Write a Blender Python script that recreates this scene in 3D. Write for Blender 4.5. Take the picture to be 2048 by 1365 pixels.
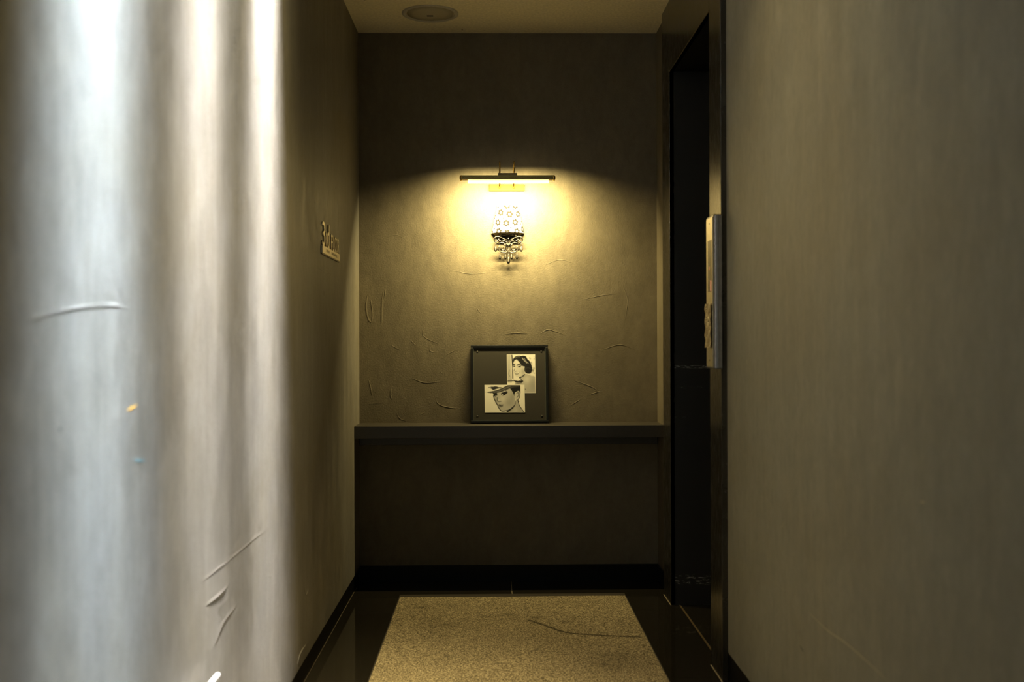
import bpy, bmesh, math, random
import numpy as np
from mathutils import Vector, Matrix, Euler

random.seed(7)
scene = bpy.context.scene
for o in list(bpy.data.objects):
    bpy.data.objects.remove(o, do_unlink=True)
C = scene.collection
PI = math.pi

# ------------------------------------------------------------------ camera
F_PX, IMG_W, IMG_H = 2170.0, 2048.0, 1365.0
CAM_ROT = Euler((math.radians(90.0), math.radians(0.20), math.radians(-0.95)), 'XYZ')
CAM_LOC = Vector((0.0, 0.0, 1.10))
cam = bpy.data.cameras.new('camera')
cam.sensor_width = 36.0
cam.lens = F_PX / IMG_W * 36.0
cam.clip_start = 0.05
cam.dof.use_dof = True
cam.dof.focus_distance = 4.85
cam.dof.aperture_fstop = 2.8
cam_obj = bpy.data.objects.new('camera', cam)
cam_obj.location = CAM_LOC
cam_obj.rotation_euler = CAM_ROT
C.objects.link(cam_obj)
scene.camera = cam_obj

# ------------------------------------------------------------------ view + world
vs = scene.view_settings
vs.view_transform = 'Standard'
vs.look = 'None'
vs.exposure = 0.0
vs.gamma = 1.0
vs.use_curve_mapping = False
scene.cycles.use_denoising = True
scene.cycles.max_bounces = 10
scene.cycles.diffuse_bounces = 6
scene.cycles.caustics_reflective = False
scene.cycles.caustics_refractive = False
scene.cycles.sample_clamp_indirect = 4.0

world = bpy.data.worlds.new('world')
world.use_nodes = True
scene.world = world
bgn = world.node_tree.nodes['Background']
bgn.inputs['Color'].default_value = (0.55, 0.82, 0.80, 1)
bgn.inputs['Strength'].default_value = 0.32

# ------------------------------------------------------------------ dimensions (metres)
D = 4.973            # far wall
XL, XR = -0.6165, 0.7494
HC = 2.512           # ceiling height
HC2, YC = 3.20, 3.45   # unseen ceiling step, made up to steady the beams and shade the far wall
Y0 = -1.2            # open end of the corridor behind the photographer
XC = 0.731           # lift casing face
OY0, OY1 = 3.663, 4.494   # lift opening
OZ = 2.217
CY0, CY1 = 3.478, 4.683   # outer edges of the casing
SHELF_Z, SHELF_Y = 0.727, 4.782

ROT_M = CAM_ROT.to_matrix()
def ray(x, y):
    return ROT_M @ Vector(((x - IMG_W / 2) / F_PX, -(y - IMG_H / 2) / F_PX, -1.0))
def at_y(x, y, Y):
    d = ray(x, y); return CAM_LOC + d * ((Y - CAM_LOC.y) / d.y)
def at_x(x, y, X):
    d = ray(x, y); return CAM_LOC + d * ((X - CAM_LOC.x) / d.x)
def at_z(x, y, Z):
    d = ray(x, y); return CAM_LOC + d * ((Z - CAM_LOC.z) / d.z)

# ------------------------------------------------------------------ wall-washing beams and room light
BEAMS = []   # the lamps themselves sit in their fixtures further down
def beam_lamp(parent, loc, size_x, size_y, spread, energy, color, tilt):
    l = bpy.data.lights.new('beam', 'AREA')
    l.shape = 'RECTANGLE'; l.size = size_x; l.size_y = size_y
    l.spread = math.radians(spread); l.energy = energy; l.color = color
    o = bpy.data.objects.new('lamp_beam', l); C.objects.link(o)
    o.parent = parent; o.location = loc
    o.rotation_euler = (0, math.radians(tilt), 0)
    return o
#        y      length spread energy  colour               offset from wall
BEAM_SPECS = [
    (1.70, 0.24, 15, 25.0, (0.72, 0.86, 1.00), 'cool white'),
    (2.31, 0.19, 15, 18.0, (1.00, 0.95, 0.90), 'warm white'),
    (2.945, 0.25, 15, 25.0, (1.00, 0.96, 0.92), 'warm white'),
]
BEAM_OFF, BEAM_TILT = 0.058, 1.8
PIC_E, PIC_COL, PIC_SPREAD, PIC_TILT = 23.0, (1.0, 0.79, 0.33), 158, 40   # picture light
SKIRT, SKIRT_COL = 0.42, (1.0, 0.80, 0.38)
FILL_E = 8.5
FILL_COL = (1.0, 0.77, 0.36)

# ------------------------------------------------------------------ helpers
def link_mesh(name, verts, faces, mat=None, parent=None, smooth=False):
    me = bpy.data.meshes.new(name)
    me.from_pydata([tuple(v) for v in verts], [], faces)
    me.update()
    o = bpy.data.objects.new(name, me); C.objects.link(o)
    if mat: me.materials.append(mat)
    if parent: o.parent = parent
    if smooth:
        for p in me.polygons: p.use_smooth = True
    return o
def from_bm(name, bm, mat=None, parent=None, smooth=False):
    me = bpy.data.meshes.new(name)
    bmesh.ops.recalc_face_normals(bm, faces=bm.faces)
    bm.to_mesh(me); bm.free()
    o = bpy.data.objects.new(name, me); C.objects.link(o)
    if mat: me.materials.append(mat)
    if parent: o.parent = parent
    if smooth:
        for p in me.polygons: p.use_smooth = True
    return o
def add_box(bm, x0, x1, y0, y1, z0, z1, bevel=0.0):
    vs_ = [bm.verts.new((x, y, z)) for x in (x0, x1) for y in (y0, y1) for z in (z0, z1)]
    idx = [(0, 1, 3, 2), (4, 6, 7, 5), (0, 4, 5, 1), (2, 3, 7, 6), (0, 2, 6, 4), (1, 5, 7, 3)]
    fs = [bm.faces.new([vs_[i] for i in f]) for f in idx]
    if bevel > 0:
        es = list({e for f in fs for e in f.edges})
        bmesh.ops.bevel(bm, geom=es, offset=bevel, segments=2, affect='EDGES', profile=0.5)
def box(name, x0, x1, y0, y1, z0, z1, mat, parent=None, bevel=0.0):
    bm = bmesh.new(); add_box(bm, x0, x1, y0, y1, z0, z1, bevel)
    return from_bm(name, bm, mat, parent)
def smooth_path(pts, n=6, closed=False):
    P = [Vector(p) for p in pts]; out = []
    m = len(P)
    for i in range(m if closed else m - 1):
        if closed:
            p0, p1, p2, p3 = P[(i - 1) % m], P[i], P[(i + 1) % m], P[(i + 2) % m]
        else:
            p1, p2 = P[i], P[i + 1]
            p0 = P[i - 1] if i else p1 * 2 - p2
            p3 = P[i + 2] if i + 2 < m else p2 * 2 - p1
        for k in range(n):
            t = k / n
            out.append(0.5 * ((2 * p1) + (p2 - p0) * t + (2 * p0 - 5 * p1 + 4 * p2 - p3) * t * t + (3 * p1 - p0 - 3 * p2 + p3) * t ** 3))
    if not closed: out.append(P[-1])
    return out
def add_tube(bm, pts, r, sides=8, cap=True):
    """r: number or function of t in 0..1"""
    n = len(pts); rings = []
    up = Vector((0.13, 0.97, 0.21)).normalized()
    for i, p in enumerate(pts):
        t = (pts[min(i + 1, n - 1)] - pts[max(i - 1, 0)])
        t = t.normalized() if t.length > 1e-9 else Vector((0, 0, 1))
        a = t.cross(up)
        if a.length < 1e-3: a = t.cross(Vector((1, 0, 0)))
        a.normalize(); b = t.cross(a).normalized()
        rr = r(i / max(1, n - 1)) if callable(r) else r
        rings.append([bm.verts.new(p + a * (rr * math.cos(2 * PI * k / sides)) + b * (rr * math.sin(2 * PI * k / sides))) for k in range(sides)])
    for i in range(n - 1):
        for k in range(sides):
            bm.faces.new((rings[i][k], rings[i][(k + 1) % sides], rings[i + 1][(k + 1) % sides], rings[i + 1][k]))
    if cap:
        bm.faces.new(list(reversed(rings[0]))); bm.faces.new(rings[-1])
def add_lathe(bm, prof, origin, axis='Z', n=24, a0=0.0, a1=2 * PI):
    """prof: list of (radius, height)"""
    full = abs(a1 - a0 - 2 * PI) < 1e-6
    m = n if full else n + 1
    rings = []
    for r, h in prof:
        ring = []
        for k in range(m):
            a = a0 + (a1 - a0) * k / n
            c, s = math.cos(a) * r, math.sin(a) * r
            if axis == 'Z': v = (c, s, h)
            elif axis == 'Y': v = (c, h, s)
            else: v = (h, c, s)
            ring.append(bm.verts.new(Vector(origin) + Vector(v)))
        rings.append(ring)
    for i in range(len(prof) - 1):
        for k in range(n):
            k2 = (k + 1) % m
            try: bm.faces.new((rings[i][k], rings[i][k2], rings[i + 1][k2], rings[i + 1][k]))
            except ValueError: pass
    return rings
def add_ball(bm, c, r, u=8, v=6, sx=1, sy=1, sz=1):
    ret = bmesh.ops.create_uvsphere(bm, u_segments=u, v_segments=v, radius=r)
    for w in ret['verts']:
        w.co = Vector((w.co.x * sx, w.co.y * sy, w.co.z * sz)) + Vector(c)
def empty(name, loc=(0, 0, 0)):
    o = bpy.data.objects.new(name, None); o.empty_display_size = 0.05
    o.location = loc; C.objects.link(o); return o
def keep(child, parent):
    """parent without moving (parents are unrotated empties)"""
    child.parent = parent
    child.matrix_parent_inverse = Matrix.Translation(parent.location).inverted()
    return child
def tag(o, label, cat, group=None):
    o['label'] = label; o['category'] = cat
    if group: o['group'] = group
    return o
def struct(o, label=None):
    o['kind'] = 'structure'
    if label: o['label'] = label
    return o

# ------------------------------------------------------------------ materials
def new_mat(name):
    m = bpy.data.materials.new(name); m.use_nodes = True
    nt = m.node_tree
    return m, nt, nt.nodes['Principled BSDF']
def N(nt, typ, **kw):
    n = nt.nodes.new(typ)
    for k, v in kw.items(): setattr(n, k, v)
    return n
def L(nt, a, b): nt.links.new(a, b)
def coords(nt, scale=(1, 1, 1)):
    tc = N(nt, 'ShaderNodeTexCoord'); mp = N(nt, 'ShaderNodeMapping')
    mp.inputs['Scale'].default_value = scale
    L(nt, tc.outputs['Object'], mp.inputs['Vector'])
    return mp.outputs['Vector']
def noise(nt, vec, scale, detail=4, rough=0.55, dist=0.0):
    n = N(nt, 'ShaderNodeTexNoise')
    n.inputs['Scale'].default_value = scale; n.inputs['Detail'].default_value = detail
    n.inputs['Roughness'].default_value = rough; n.inputs['Distortion'].default_value = dist
    L(nt, vec, n.inputs['Vector']); return n.outputs['Fac']
def ramp(nt, fac, stops):
    r = N(nt, 'ShaderNodeValToRGB'); e = r.color_ramp.elements
    while len(e) > 1: e.remove(e[-1])
    e[0].position = stops[0][0]; e[0].color = (*stops[0][1], 1)
    for p, c in stops[1:]:
        k = e.new(p); k.color = (*c, 1)
    L(nt, fac, r.inputs['Fac']); return r.outputs['Color']
def g(v): return (v, v, v)
def mixc(nt, a, b, fac, mode='MULTIPLY'):
    m = N(nt, 'ShaderNodeMix', data_type='RGBA', blend_type=mode)
    def put(sock, v):
        if isinstance(v, (tuple, list)): sock.default_value = (*v[:3], 1)
        elif isinstance(v, (int, float)): sock.default_value = v
        else: L(nt, v, sock)
    put(m.inputs[0], fac); put(m.inputs[6], a); put(m.inputs[7], b)
    return m.outputs[2]
def math_n(nt, op, a, b=None):
    m = N(nt, 'ShaderNodeMath', operation=op)
    for i, v in enumerate((a, b)):
        if v is None: continue
        if isinstance(v, (int, float)): m.inputs[i].default_value = v
        else: L(nt, v, m.inputs[i])
    return m.outputs[0]
def bump(nt, bsdf, h, strength, dist, prev=None):
    b = N(nt, 'ShaderNodeBump')
    b.inputs['Strength'].default_value = strength; b.inputs['Distance'].default_value = dist
    L(nt, h, b.inputs['Height'])
    if prev is not None: L(nt, prev, b.inputs['Normal'])
    if bsdf: L(nt, b.outputs['Normal'], bsdf.inputs['Normal'])
    return b.outputs['Normal']
def plain(name, col, rough=0.5, metal=0.0, spec=0.5, grain=0.0, gscale=200):
    m, nt, b = new_mat(name)
    b.inputs['Base Color'].default_value = (*col, 1)
    b.inputs['Roughness'].default_value = rough
    b.inputs['Metallic'].default_value = metal
    b.inputs['Specular IOR Level'].default_value = spec
    v = coords(nt)
    n = noise(nt, v, gscale, 3)
    c = ramp(nt, n, [(0.3, g(0.86)), (0.7, g(1.1))])
    L(nt, mixc(nt, col, c, 1.0), b.inputs['Base Color'])
    if grain > 0: bump(nt, b, n, grain, 0.001)
    return m

def plaster(name, base, warm, streak, rough=0.62, relief=0.35, spec=0.35, stretch=(2.2, 2.2, 0.28), fine=150):
    m, nt, b = new_mat(name)
    v1 = coords(nt); vst = coords(nt, stretch); vtr = coords(nt, (1, 1, 0.5))
    big = noise(nt, v1, 1.7, 4, 0.6, 0.4)
    st = noise(nt, vst, 5.0, 6, 0.62, 0.25)
    sm = noise(nt, vtr, 14.0, 5, 0.6, 0.6)
    st2 = noise(nt, coords(nt, (5.0, 5.0, 0.45)), 7.0, 5, 0.65, 0.5)
    col = mixc(nt, base, warm, ramp(nt, big, [(0.35, g(0)), (0.68, g(1))]), 'MIX')
    col = mixc(nt, col, ramp(nt, st, [(0.28, g(1 - streak)), (0.72, g(1 + streak))]), 1.0)
    col = mixc(nt, col, ramp(nt, st2, [(0.34, g(1 - streak * 0.55)), (0.66, g(1 + streak * 0.5))]), 1.0)
    col = mixc(nt, col, ramp(nt, sm, [(0.3, g(0.86)), (0.7, g(1.12))]), 1.0)
    mo_ = noise(nt, coords(nt, (1, 1, 0.7)), 42.0, 5, 0.7, 0.3)
    col = mixc(nt, col, ramp(nt, mo_, [(0.3, g(0.90)), (0.7, g(1.09))]), 1.0)
    L(nt, col, b.inputs['Base Color'])
    L(nt, ramp(nt, sm, [(0.3, g(rough - 0.08)), (0.7, g(rough + 0.08))]), b.inputs['Roughness'])
    b.inputs['Specular IOR Level'].default_value = spec
    # trowel work: soft lumps, thin raised arcs, fine grain
    lumps = noise(nt, vtr, 3.2, 3, 0.5, 0.8)
    n1 = bump(nt, None, lumps, relief * 0.5, 0.02)
    rid = noise(nt, v1, 4.2, 2, 0.4, 1.6)
    ln = math_n(nt, 'ABSOLUTE', math_n(nt, 'SUBTRACT', rid, 0.5))
    ln = ramp(nt, ln, [(0.0, g(1)), (0.006, g(0))])
    msk = ramp(nt, noise(nt, v1, 2.7, 2), [(0.55, g(0)), (0.68, g(1))])
    n2 = bump(nt, None, mixc(nt, ln, msk, 1.0), relief * 0.6, 0.0016, n1)
    gr = noise(nt, v1, fine, 5, 0.7)
    n3 = bump(nt, None, sm, relief * 0.5, 0.004, n2)
    bump(nt, b, gr, relief, 0.0045, n3)
    return m

M_BACK = plaster('dark_plaster', (0.138, 0.119, 0.086), (0.146, 0.124, 0.086), 0.04, relief=0.42, rough=0.60)
M_LEFT = plaster('troweled_plaster', (0.218, 0.209, 0.196), (0.195, 0.178, 0.145), 0.12, relief=0.30, rough=0.55, spec=0.35)
M_RIGHT = plaster('grey_plaster', (0.208, 0.202, 0.164), (0.200, 0.186, 0.140), 0.06, relief=0.16, rough=0.60, spec=0.25, fine=200)
M_CEIL = plain('ceiling_paint', (0.88, 0.81, 0.60), 0.8, grain=0.05, gscale=90)

def stone():
    m, nt, b = new_mat('black_granite')
    v = coords(nt)
    a = noise(nt, v, 420, 3, 0.7); c = noise(nt, v, 3.0, 5, 0.6, 1.2)
    col = ramp(nt, a, [(0.45, (0.0100, 0.0088, 0.0068)), (0.72, (0.032, 0.028, 0.020))])
    col = mixc(nt, col, (0.040, 0.026, 0.014), ramp(nt, c, [(0.60, g(0)), (0.78, g(0.6))]), 'MIX')
    L(nt, col, b.inputs['Base Color'])
    sm = noise(nt, v, 8.0, 5, 0.6, 0.5)
    L(nt, ramp(nt, sm, [(0.35, g(0.035)), (0.75, g(0.11))]), b.inputs['Roughness'])
    b.inputs['Specular IOR Level'].default_value = 0.5
    return m
M_STONE = stone()
M_SKIRT = plain('honed_black_stone', (0.006, 0.0055, 0.005), 0.35, spec=0.15, gscale=400)
M_GROUT = plain('tile_grout', (0.30, 0.25, 0.17), 0.7, gscale=300)
M_SHELF = plain('shelf_paint', (0.038, 0.033, 0.026), 0.42, grain=0.15, gscale=150)
M_BLACKGAP = plain('matt_black_paint', (0.003, 0.003, 0.003), 0.9, spec=0.05)  # flat black for the underside of the lift lintel

def casing_metal():
    m, nt, b = new_mat('black_satin_steel')
    v = coords(nt); vb = coords(nt, (1, 60, 1.2))
    b.inputs['Metallic'].default_value = 0.55
    col = mixc(nt, (0.040, 0.037, 0.031), ramp(nt, noise(nt, v, 5, 3), [(0.3, g(0.8)), (0.7, g(1.15))]), 1.0)
    L(nt, col, b.inputs['Base Color'])
    L(nt, ramp(nt, noise(nt, vb, 12, 3), [(0.3, g(0.20)), (0.7, g(0.30))]), b.inputs['Roughness'])
    b.inputs['Specular IOR Level'].default_value = 0.8
    return m
M_CASE = casing_metal()

def scuffed():
    m, nt, b = new_mat('scuffed_black_steel')
    tc = N(nt, 'ShaderNodeTexCoord'); sep = N(nt, 'ShaderNodeSeparateXYZ')
    L(nt, tc.outputs['Object'], sep.inputs[0]); z = sep.outputs['Z']
    def band(z0, w):
        d = math_n(nt, 'ABSOLUTE', math_n(nt, 'SUBTRACT', z, z0))
        return ramp(nt, d, [(0.0, g(1)), (w * 0.6, g(1)), (w, g(0))])
    v = coords(nt, (14, 14, 60)); n = noise(nt, v, 2.4, 6, 0.7, 0.6)
    s1 = mixc(nt, band(0.105, 0.022), ramp(nt, n, [(0.56, g(0)), (0.60, g(1))]), 1.0)
    s2 = mixc(nt, band(0.990, 0.006), ramp(nt, n, [(0.50, g(0)), (0.56, g(1))]), 1.0)
    s3 = mixc(nt, band(0.905, 0.004), ramp(nt, n, [(0.55, g(0)), (0.60, g(0.6))]), 1.0)
    s4 = mixc(nt, band(0.78, 0.003), ramp(nt, n, [(0.60, g(0)), (0.63, g(0.5))]), 1.0)
    k = mixc(nt, mixc(nt, s1, s2, 1.0, 'ADD'), mixc(nt, s3, s4, 1.0, 'ADD'), 1.0, 'ADD')
    L(nt, mixc(nt, (0.012, 0.012, 0.012), (0.36, 0.36, 0.33), k, 'MIX'), b.inputs['Base Color'])
    b.inputs['Roughness'].default_value = 0.45
    return m
M_SCUFF = scuffed()
M_DOOR = plain('lift_door_steel', (0.05, 0.05, 0.048), 0.35, 0.7)
M_SILL = plain('sill_brass', (0.55, 0.43, 0.24), 0.35, 0.9)
M_ALU = plain('panel_aluminium', (0.30, 0.30, 0.32), 0.32, 0.85, gscale=60)
M_PLATE = plain('brushed_panel_steel', (0.74, 0.68, 0.52), 0.32, 0.85, gscale=90)
M_DISPLAY = plain('display_window', (0.14, 0.10, 0.045), 0.18)
M_DARK = plain('dark_plastic', (0.02, 0.018, 0.016), 0.4)
M_CHROME = plain('polished_chrome', (0.86, 0.86, 0.87), 0.10, 1.0)
M_RAIL = plain('white_nickel', (0.62, 0.62, 0.62), 0.28, 0.4)
M_BRASS = plain('polished_brass', (0.80, 0.58, 0.20), 0.20, 1.0)
M_GOLD = plain('gold_plate', (0.085, 0.058, 0.008), 0.55, 0.3, spec=0.2)
M_BRASSDK = plain('aged_brass', (0.30, 0.22, 0.11), 0.34, 0.85)
M_PEWTER = plain('aged_pewter', (0.085, 0.078, 0.070), 0.30, 0.9)
M_PEWTERDK = plain('dark_pewter', (0.022, 0.018, 0.014), 0.45, 0.6)
M_GEM = plain('crystal_bead', (0.22, 0.21, 0.205), 0.12, 0.5)
M_FRAME = plain('frame_black', (0.005, 0.0055, 0.0055), 0.35, spec=0.3)
M_FRAMEEDGE = plain('frame_inner_edge', (0.10, 0.115, 0.10), 0.22, 0.3)
M_MOUNT = plain('mount_board', (0.026, 0.023, 0.017), 0.7)
M_RING = plain('speaker_ring', (0.50, 0.48, 0.42), 0.5)
M_SIGN = plain('sign_metal', (0.74, 0.66, 0.50), 0.30, 0.75, gscale=80)
M_SIGNEDGE = plain('sign_edge', (0.10, 0.085, 0.06), 0.5)
M_PALEMARK = plain('pale_scratch', (0.34, 0.30, 0.19), 0.6)
M_YELLOW = plain('yellow_fleck', (0.75, 0.42, 0.06), 0.6)
M_TEAL = plain('teal_fleck', (0.10, 0.22, 0.26), 0.6)
M_BLACKMARK = plain('black_mark', (0.015, 0.014, 0.012), 0.6)

def grille():
    m, nt, b = new_mat('perforated_grille')
    v = coords(nt)
    vo = N(nt, 'ShaderNodeTexVoronoi'); vo.inputs['Scale'].default_value = 420; vo.inputs['Randomness'].default_value = 0.0
    L(nt, v, vo.inputs['Vector'])
    L(nt, ramp(nt, vo.outputs['Distance'], [(0.30, (0.14, 0.13, 0.09)), (0.42, (0.48, 0.44, 0.33))]), b.inputs['Base Color'])
    b.inputs['Roughness'].default_value = 0.55
    return m
M_GRILLE = grille()

def emitter(name, col, strength):
    m, nt, b = new_mat(name)
    b.inputs['Base Color'].default_value = (0.8, 0.8, 0.8, 1)
    b.inputs['Emission Color'].default_value = (*col, 1)
    b.inputs['Emission Strength'].default_value = strength
    n = noise(nt, coords(nt), 30, 2)
    L(nt, mixc(nt, col, ramp(nt, n, [(0.3, g(0.97)), (0.7, g(1.0))]), 1.0), b.inputs['Emission Color'])
    return m
M_TUBE = emitter('lamp_diffuser', (1.0, 0.86, 0.50), 6.0)
M_LED = emitter('red_led', (1.0, 0.13, 0.04), 0.35)

def vcol_mat(name, rough=0.6, bump_s=0.0, transl=0.0):
    m, nt, b = new_mat(name)
    a = N(nt, 'ShaderNodeAttribute'); a.attribute_name = 'tone'
    n = noise(nt, coords(nt), 500, 2)
    L(nt, mixc(nt, a.outputs['Color'], ramp(nt, n, [(0.3, g(0.97)), (0.7, g(1.02))]), 1.0), b.inputs['Base Color'])
    b.inputs['Roughness'].default_value = rough
    if bump_s: bump(nt, b, n, bump_s, 0.001)
    return m
M_PRINT = vcol_mat('photo_print', 0.45)
M_SHADE = vcol_mat('printed_shade_fabric', 0.9, 0.1)

def glass():
    m = bpy.data.materials.new('frame_glass'); m.use_nodes = True
    nt = m.node_tree; nt.nodes.remove(nt.nodes['Principled BSDF'])
    out = nt.nodes['Material Output']
    fr = N(nt, 'ShaderNodeFresnel'); fr.inputs['IOR'].default_value = 1.5
    tr = N(nt, 'ShaderNodeBsdfTransparent'); gl = N(nt, 'ShaderNodeBsdfGlossy')
    gl.inputs['Roughness'].default_value = 0.03
    n = noise(nt, coords(nt), 6, 2)
    L(nt, ramp(nt, n, [(0.3, g(0.985)), (0.7, g(1.0))]), tr.inputs['Color'])
    mx = N(nt, 'ShaderNodeMixShader')
    ge = N(nt, 'ShaderNodeNewGeometry')
    L(nt, math_n(nt, 'MULTIPLY', fr.outputs[0], math_n(nt, 'SUBTRACT', 1.0, ge.outputs['Backfacing'])), mx.inputs[0]); L(nt, tr.outputs[0], mx.inputs[1]); L(nt, gl.outputs[0], mx.inputs[2])
    L(nt, mx.outputs[0], out.inputs['Surface'])
    return m
M_GLASS = glass()

def film():
    m, nt, b = new_mat('wrinkled_film')
    n = noise(nt, coords(nt), 60, 4)
    L(nt, ramp(nt, n, [(0.3, (0.42, 0.33, 0.17)), (0.7, (0.62, 0.50, 0.28))]), b.inputs['Base Color'])
    b.inputs['Roughness'].default_value = 0.25
    return m
M_FILM = film()

def carpet():
    m, nt, b = new_mat('loop_mat')
    v = coords(nt)
    a = N(nt, 'ShaderNodeAttribute'); a.attribute_name = 'tone'
    f = noise(nt, v, 200, 3, 0.8); w = noise(nt, coords(nt, (1, 2.2, 1)), 120, 3, 0.7)
    big = noise(nt, v, 2.6, 4)
    c = ramp(nt, f, [(0.40, (0.060, 0.046, 0.026)), (0.50, (0.240, 0.200, 0.126)), (0.60, (0.62, 0.52, 0.34))])
    c = mixc(nt, c, ramp(nt, w, [(0.35, g(0.80)), (0.65, g(1.18))]), 1.0)
    c = mixc(nt, c, ramp(nt, big, [(0.3, g(0.86)), (0.7, g(1.10))]), 1.0)
    c = mixc(nt, c, a.outputs['Color'], 1.0)
    L(nt, c, b.inputs['Base Color'])
    b.inputs['Roughness'].default_value = 0.95
    b.inputs['Specular IOR Level'].default_value = 0.1
    bump(nt, b, f, 0.8, 0.004)
    return m
M_MAT = carpet()
M_RUBBER = plain('mat_rubber_border', (0.030, 0.024, 0.018), 0.6, gscale=120)

# ------------------------------------------------------------------ setting: walls, floor, ceiling
struct(box('wall_left', XL - 0.15, XL, Y0, D + 0.15, 0.070, HC2 + 0.15, M_LEFT), 'troweled grey plaster wall with white light streaks')
wall_left = bpy.data.objects['wall_left']
wall_back = struct(box('wall_back', XL - 0.15, XR + 0.30, D, D + 0.15, 0.074, HC + 0.15, M_BACK), 'dark rough plaster wall behind the shelf')
bm = bmesh.new()
add_box(bm, XR, XR + 0.28, Y0, CY0 + 0.03, 0.095, HC2 + 0.15)
wall_right = struct(from_bm('wall_right', bm, M_RIGHT), 'plain grey plaster wall beside the lift')
bm = bmesh.new()
add_box(bm, XR, XR + 0.28, OY1 + 0.02, D, 0.074, HC + 0.15)
add_box(bm, XR, XR + 0.28, CY0 + 0.03, OY0 - 0.02, 0.0, HC + 0.15)
add_box(bm, XR, XR + 0.28, OY0 - 0.02, OY1 + 0.02, OZ + 0.02, HC + 0.15)
struct(from_bm('wall_lift', bm, M_BACK), 'wall around the lift opening and the niche return')
bm = bmesh.new()
add_box(bm, XL, XR + 0.28, YC, D, HC, HC2 + 0.15)
add_box(bm, XL, XR + 0.28, Y0, YC, HC2, HC2 + 0.15)
ceiling = struct(from_bm('ceiling', bm, M_CEIL), 'cream painted ceiling')

bm = bmesh.new()
add_box(bm, XL - 0.15, XR + 0.28, Y0 - 0.12, Y0, 2.05, HC2 + 0.15)  # end wall added to keep the world glow off the frame glass
add_box(bm, XL - 0.15, XL + 0.12, Y0 - 0.12, Y0, -0.05, 2.05)
add_box(bm, XR - 0.12, XR + 0.28, Y0 - 0.12, Y0, -0.05, 2.05)
struct(from_bm('wall_front', bm, M_RIGHT), 'unseen wall added behind the photographer, with a doorway for cool light')
struct(box('baseboard_left', XL - 0.15, XL - 0.003, Y0, D + 0.1, -0.05, 0.070, M_SKIRT, bevel=0.001), 'black stone skirting under the left wall')
struct(box('baseboard_back', XL - 0.003, XR + 0.2, D - 0.004, D + 0.1, -0.05, 0.0745, M_SKIRT, bevel=0.001), 'black stone skirting under the far wall')
struct(box('baseboard_right', XR + 0.003, XR + 0.15, Y0, CY0 + 0.03, -0.05, 0.0955, M_SKIRT, bevel=0.001), 'black stone skirting under the right wall')
box('skirting_return', XR + 0.003, XR + 0.15, CY1 - 0.01, D - 0.003, -0.05, 0.0745, M_SKIRT, bpy.data.objects['baseboard_back'])

# floor: a grout bed with polished stone tiles laid in it
floor = struct(box('floor', XL - 0.01, 1.03, Y0, D, -0.05, -0.0025, M_GROUT), 'polished black stone tile floor')
rows = [D - 0.004, 4.42, 3.526, 2.632, 1.738, 0.844, -0.05, Y0]
cols = [XL - 0.002, 0.075, 0.7655]
tile_cache = {}
def tile(x0, x1, y0, y1):
    gsz = 0.0011
    w, h = round(x1 - x0 - 2 * gsz, 4), round(y1 - y0 - 2 * gsz, 4)
    if (w, h) not in tile_cache:
        bm = bmesh.new(); add_box(bm, -w / 2, w / 2, -h / 2, h / 2, -0.012, 0.0, 0.0006)
        me = bpy.data.meshes.new('floor_tile'); bmesh.ops.recalc_face_normals(bm, faces=bm.faces); bm.to_mesh(me); bm.free()
        me.materials.append(M_STONE); tile_cache[(w, h)] = me
    o = bpy.data.objects.new('floor_tile', tile_cache[(w, h)]); C.objects.link(o)
    o.location = ((x0 + x1) / 2, (y0 + y1) / 2, 0); o.parent = floor
for i in range(len(rows) - 1):
    for j in range(len(cols) - 1):
        tile(cols[j], cols[j + 1], rows[i + 1], rows[i])
tile(0.7705, 1.02, OY0, OY1)
for y0, y1 in ((OY1, CY1), (CY0, OY0)):
    box('caulk_line', XC - 0.0025, XC + 0.001, y0, y1, -0.002, 0.0012, M_GROUT, floor)
box('sill_strip', 0.7650, 0.7715, OY0, OY1, -0.01, 0.0008, M_SILL, floor)

# ------------------------------------------------------------------ lift casing, reveal, doors
trim = struct(empty('trim_1', (XC, 4.08, 0)), 'black steel casing around the lift opening')
keep(box('jamb', XC, XR + 0.001, OY1, CY1, 0.0, HC, M_CASE, bevel=0.0012), trim)
keep(box('jamb', XC, XR + 0.001, CY0, OY0, 0.0, HC, M_CASE, bevel=0.0012), trim)
keep(box('lintel', XC, XR + 0.001, OY0, OY1, OZ, HC, M_CASE, bevel=0.0012), trim)
keep(box('reveal', XC + 0.001, XR + 0.28, OY1, OY1 + 0.02, 0.0, OZ + 0.02, M_SCUFF), trim)
keep(box('reveal', XC + 0.001, XR + 0.28, OY0 - 0.02, OY0, 0.0, OZ + 0.02, M_SCUFF), trim)
keep(box('reveal', XC + 0.002, XR + 0.28, OY0, OY1, OZ, OZ + 0.02, M_BLACKGAP), trim)
keep(box('edge_strip', XC - 0.0006, XC + 0.002, OY0, OY1, OZ - 0.0015, OZ + 0.0008, M_BRASSDK), trim)
door = struct(empty('door_1', (0.98, 4.08, 0)), 'dark steel lift doors inside the opening')
ym = (OY0 + OY1) / 2
for a, b_ in ((OY0 + 0.001, ym - 0.0015), (ym + 0.0015, OY1 - 0.001)):
    keep(box('door_leaf', 0.975, 0.999, a, b_, 0.001, OZ - 0.001, M_DOOR, bevel=0.002), door)

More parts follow.
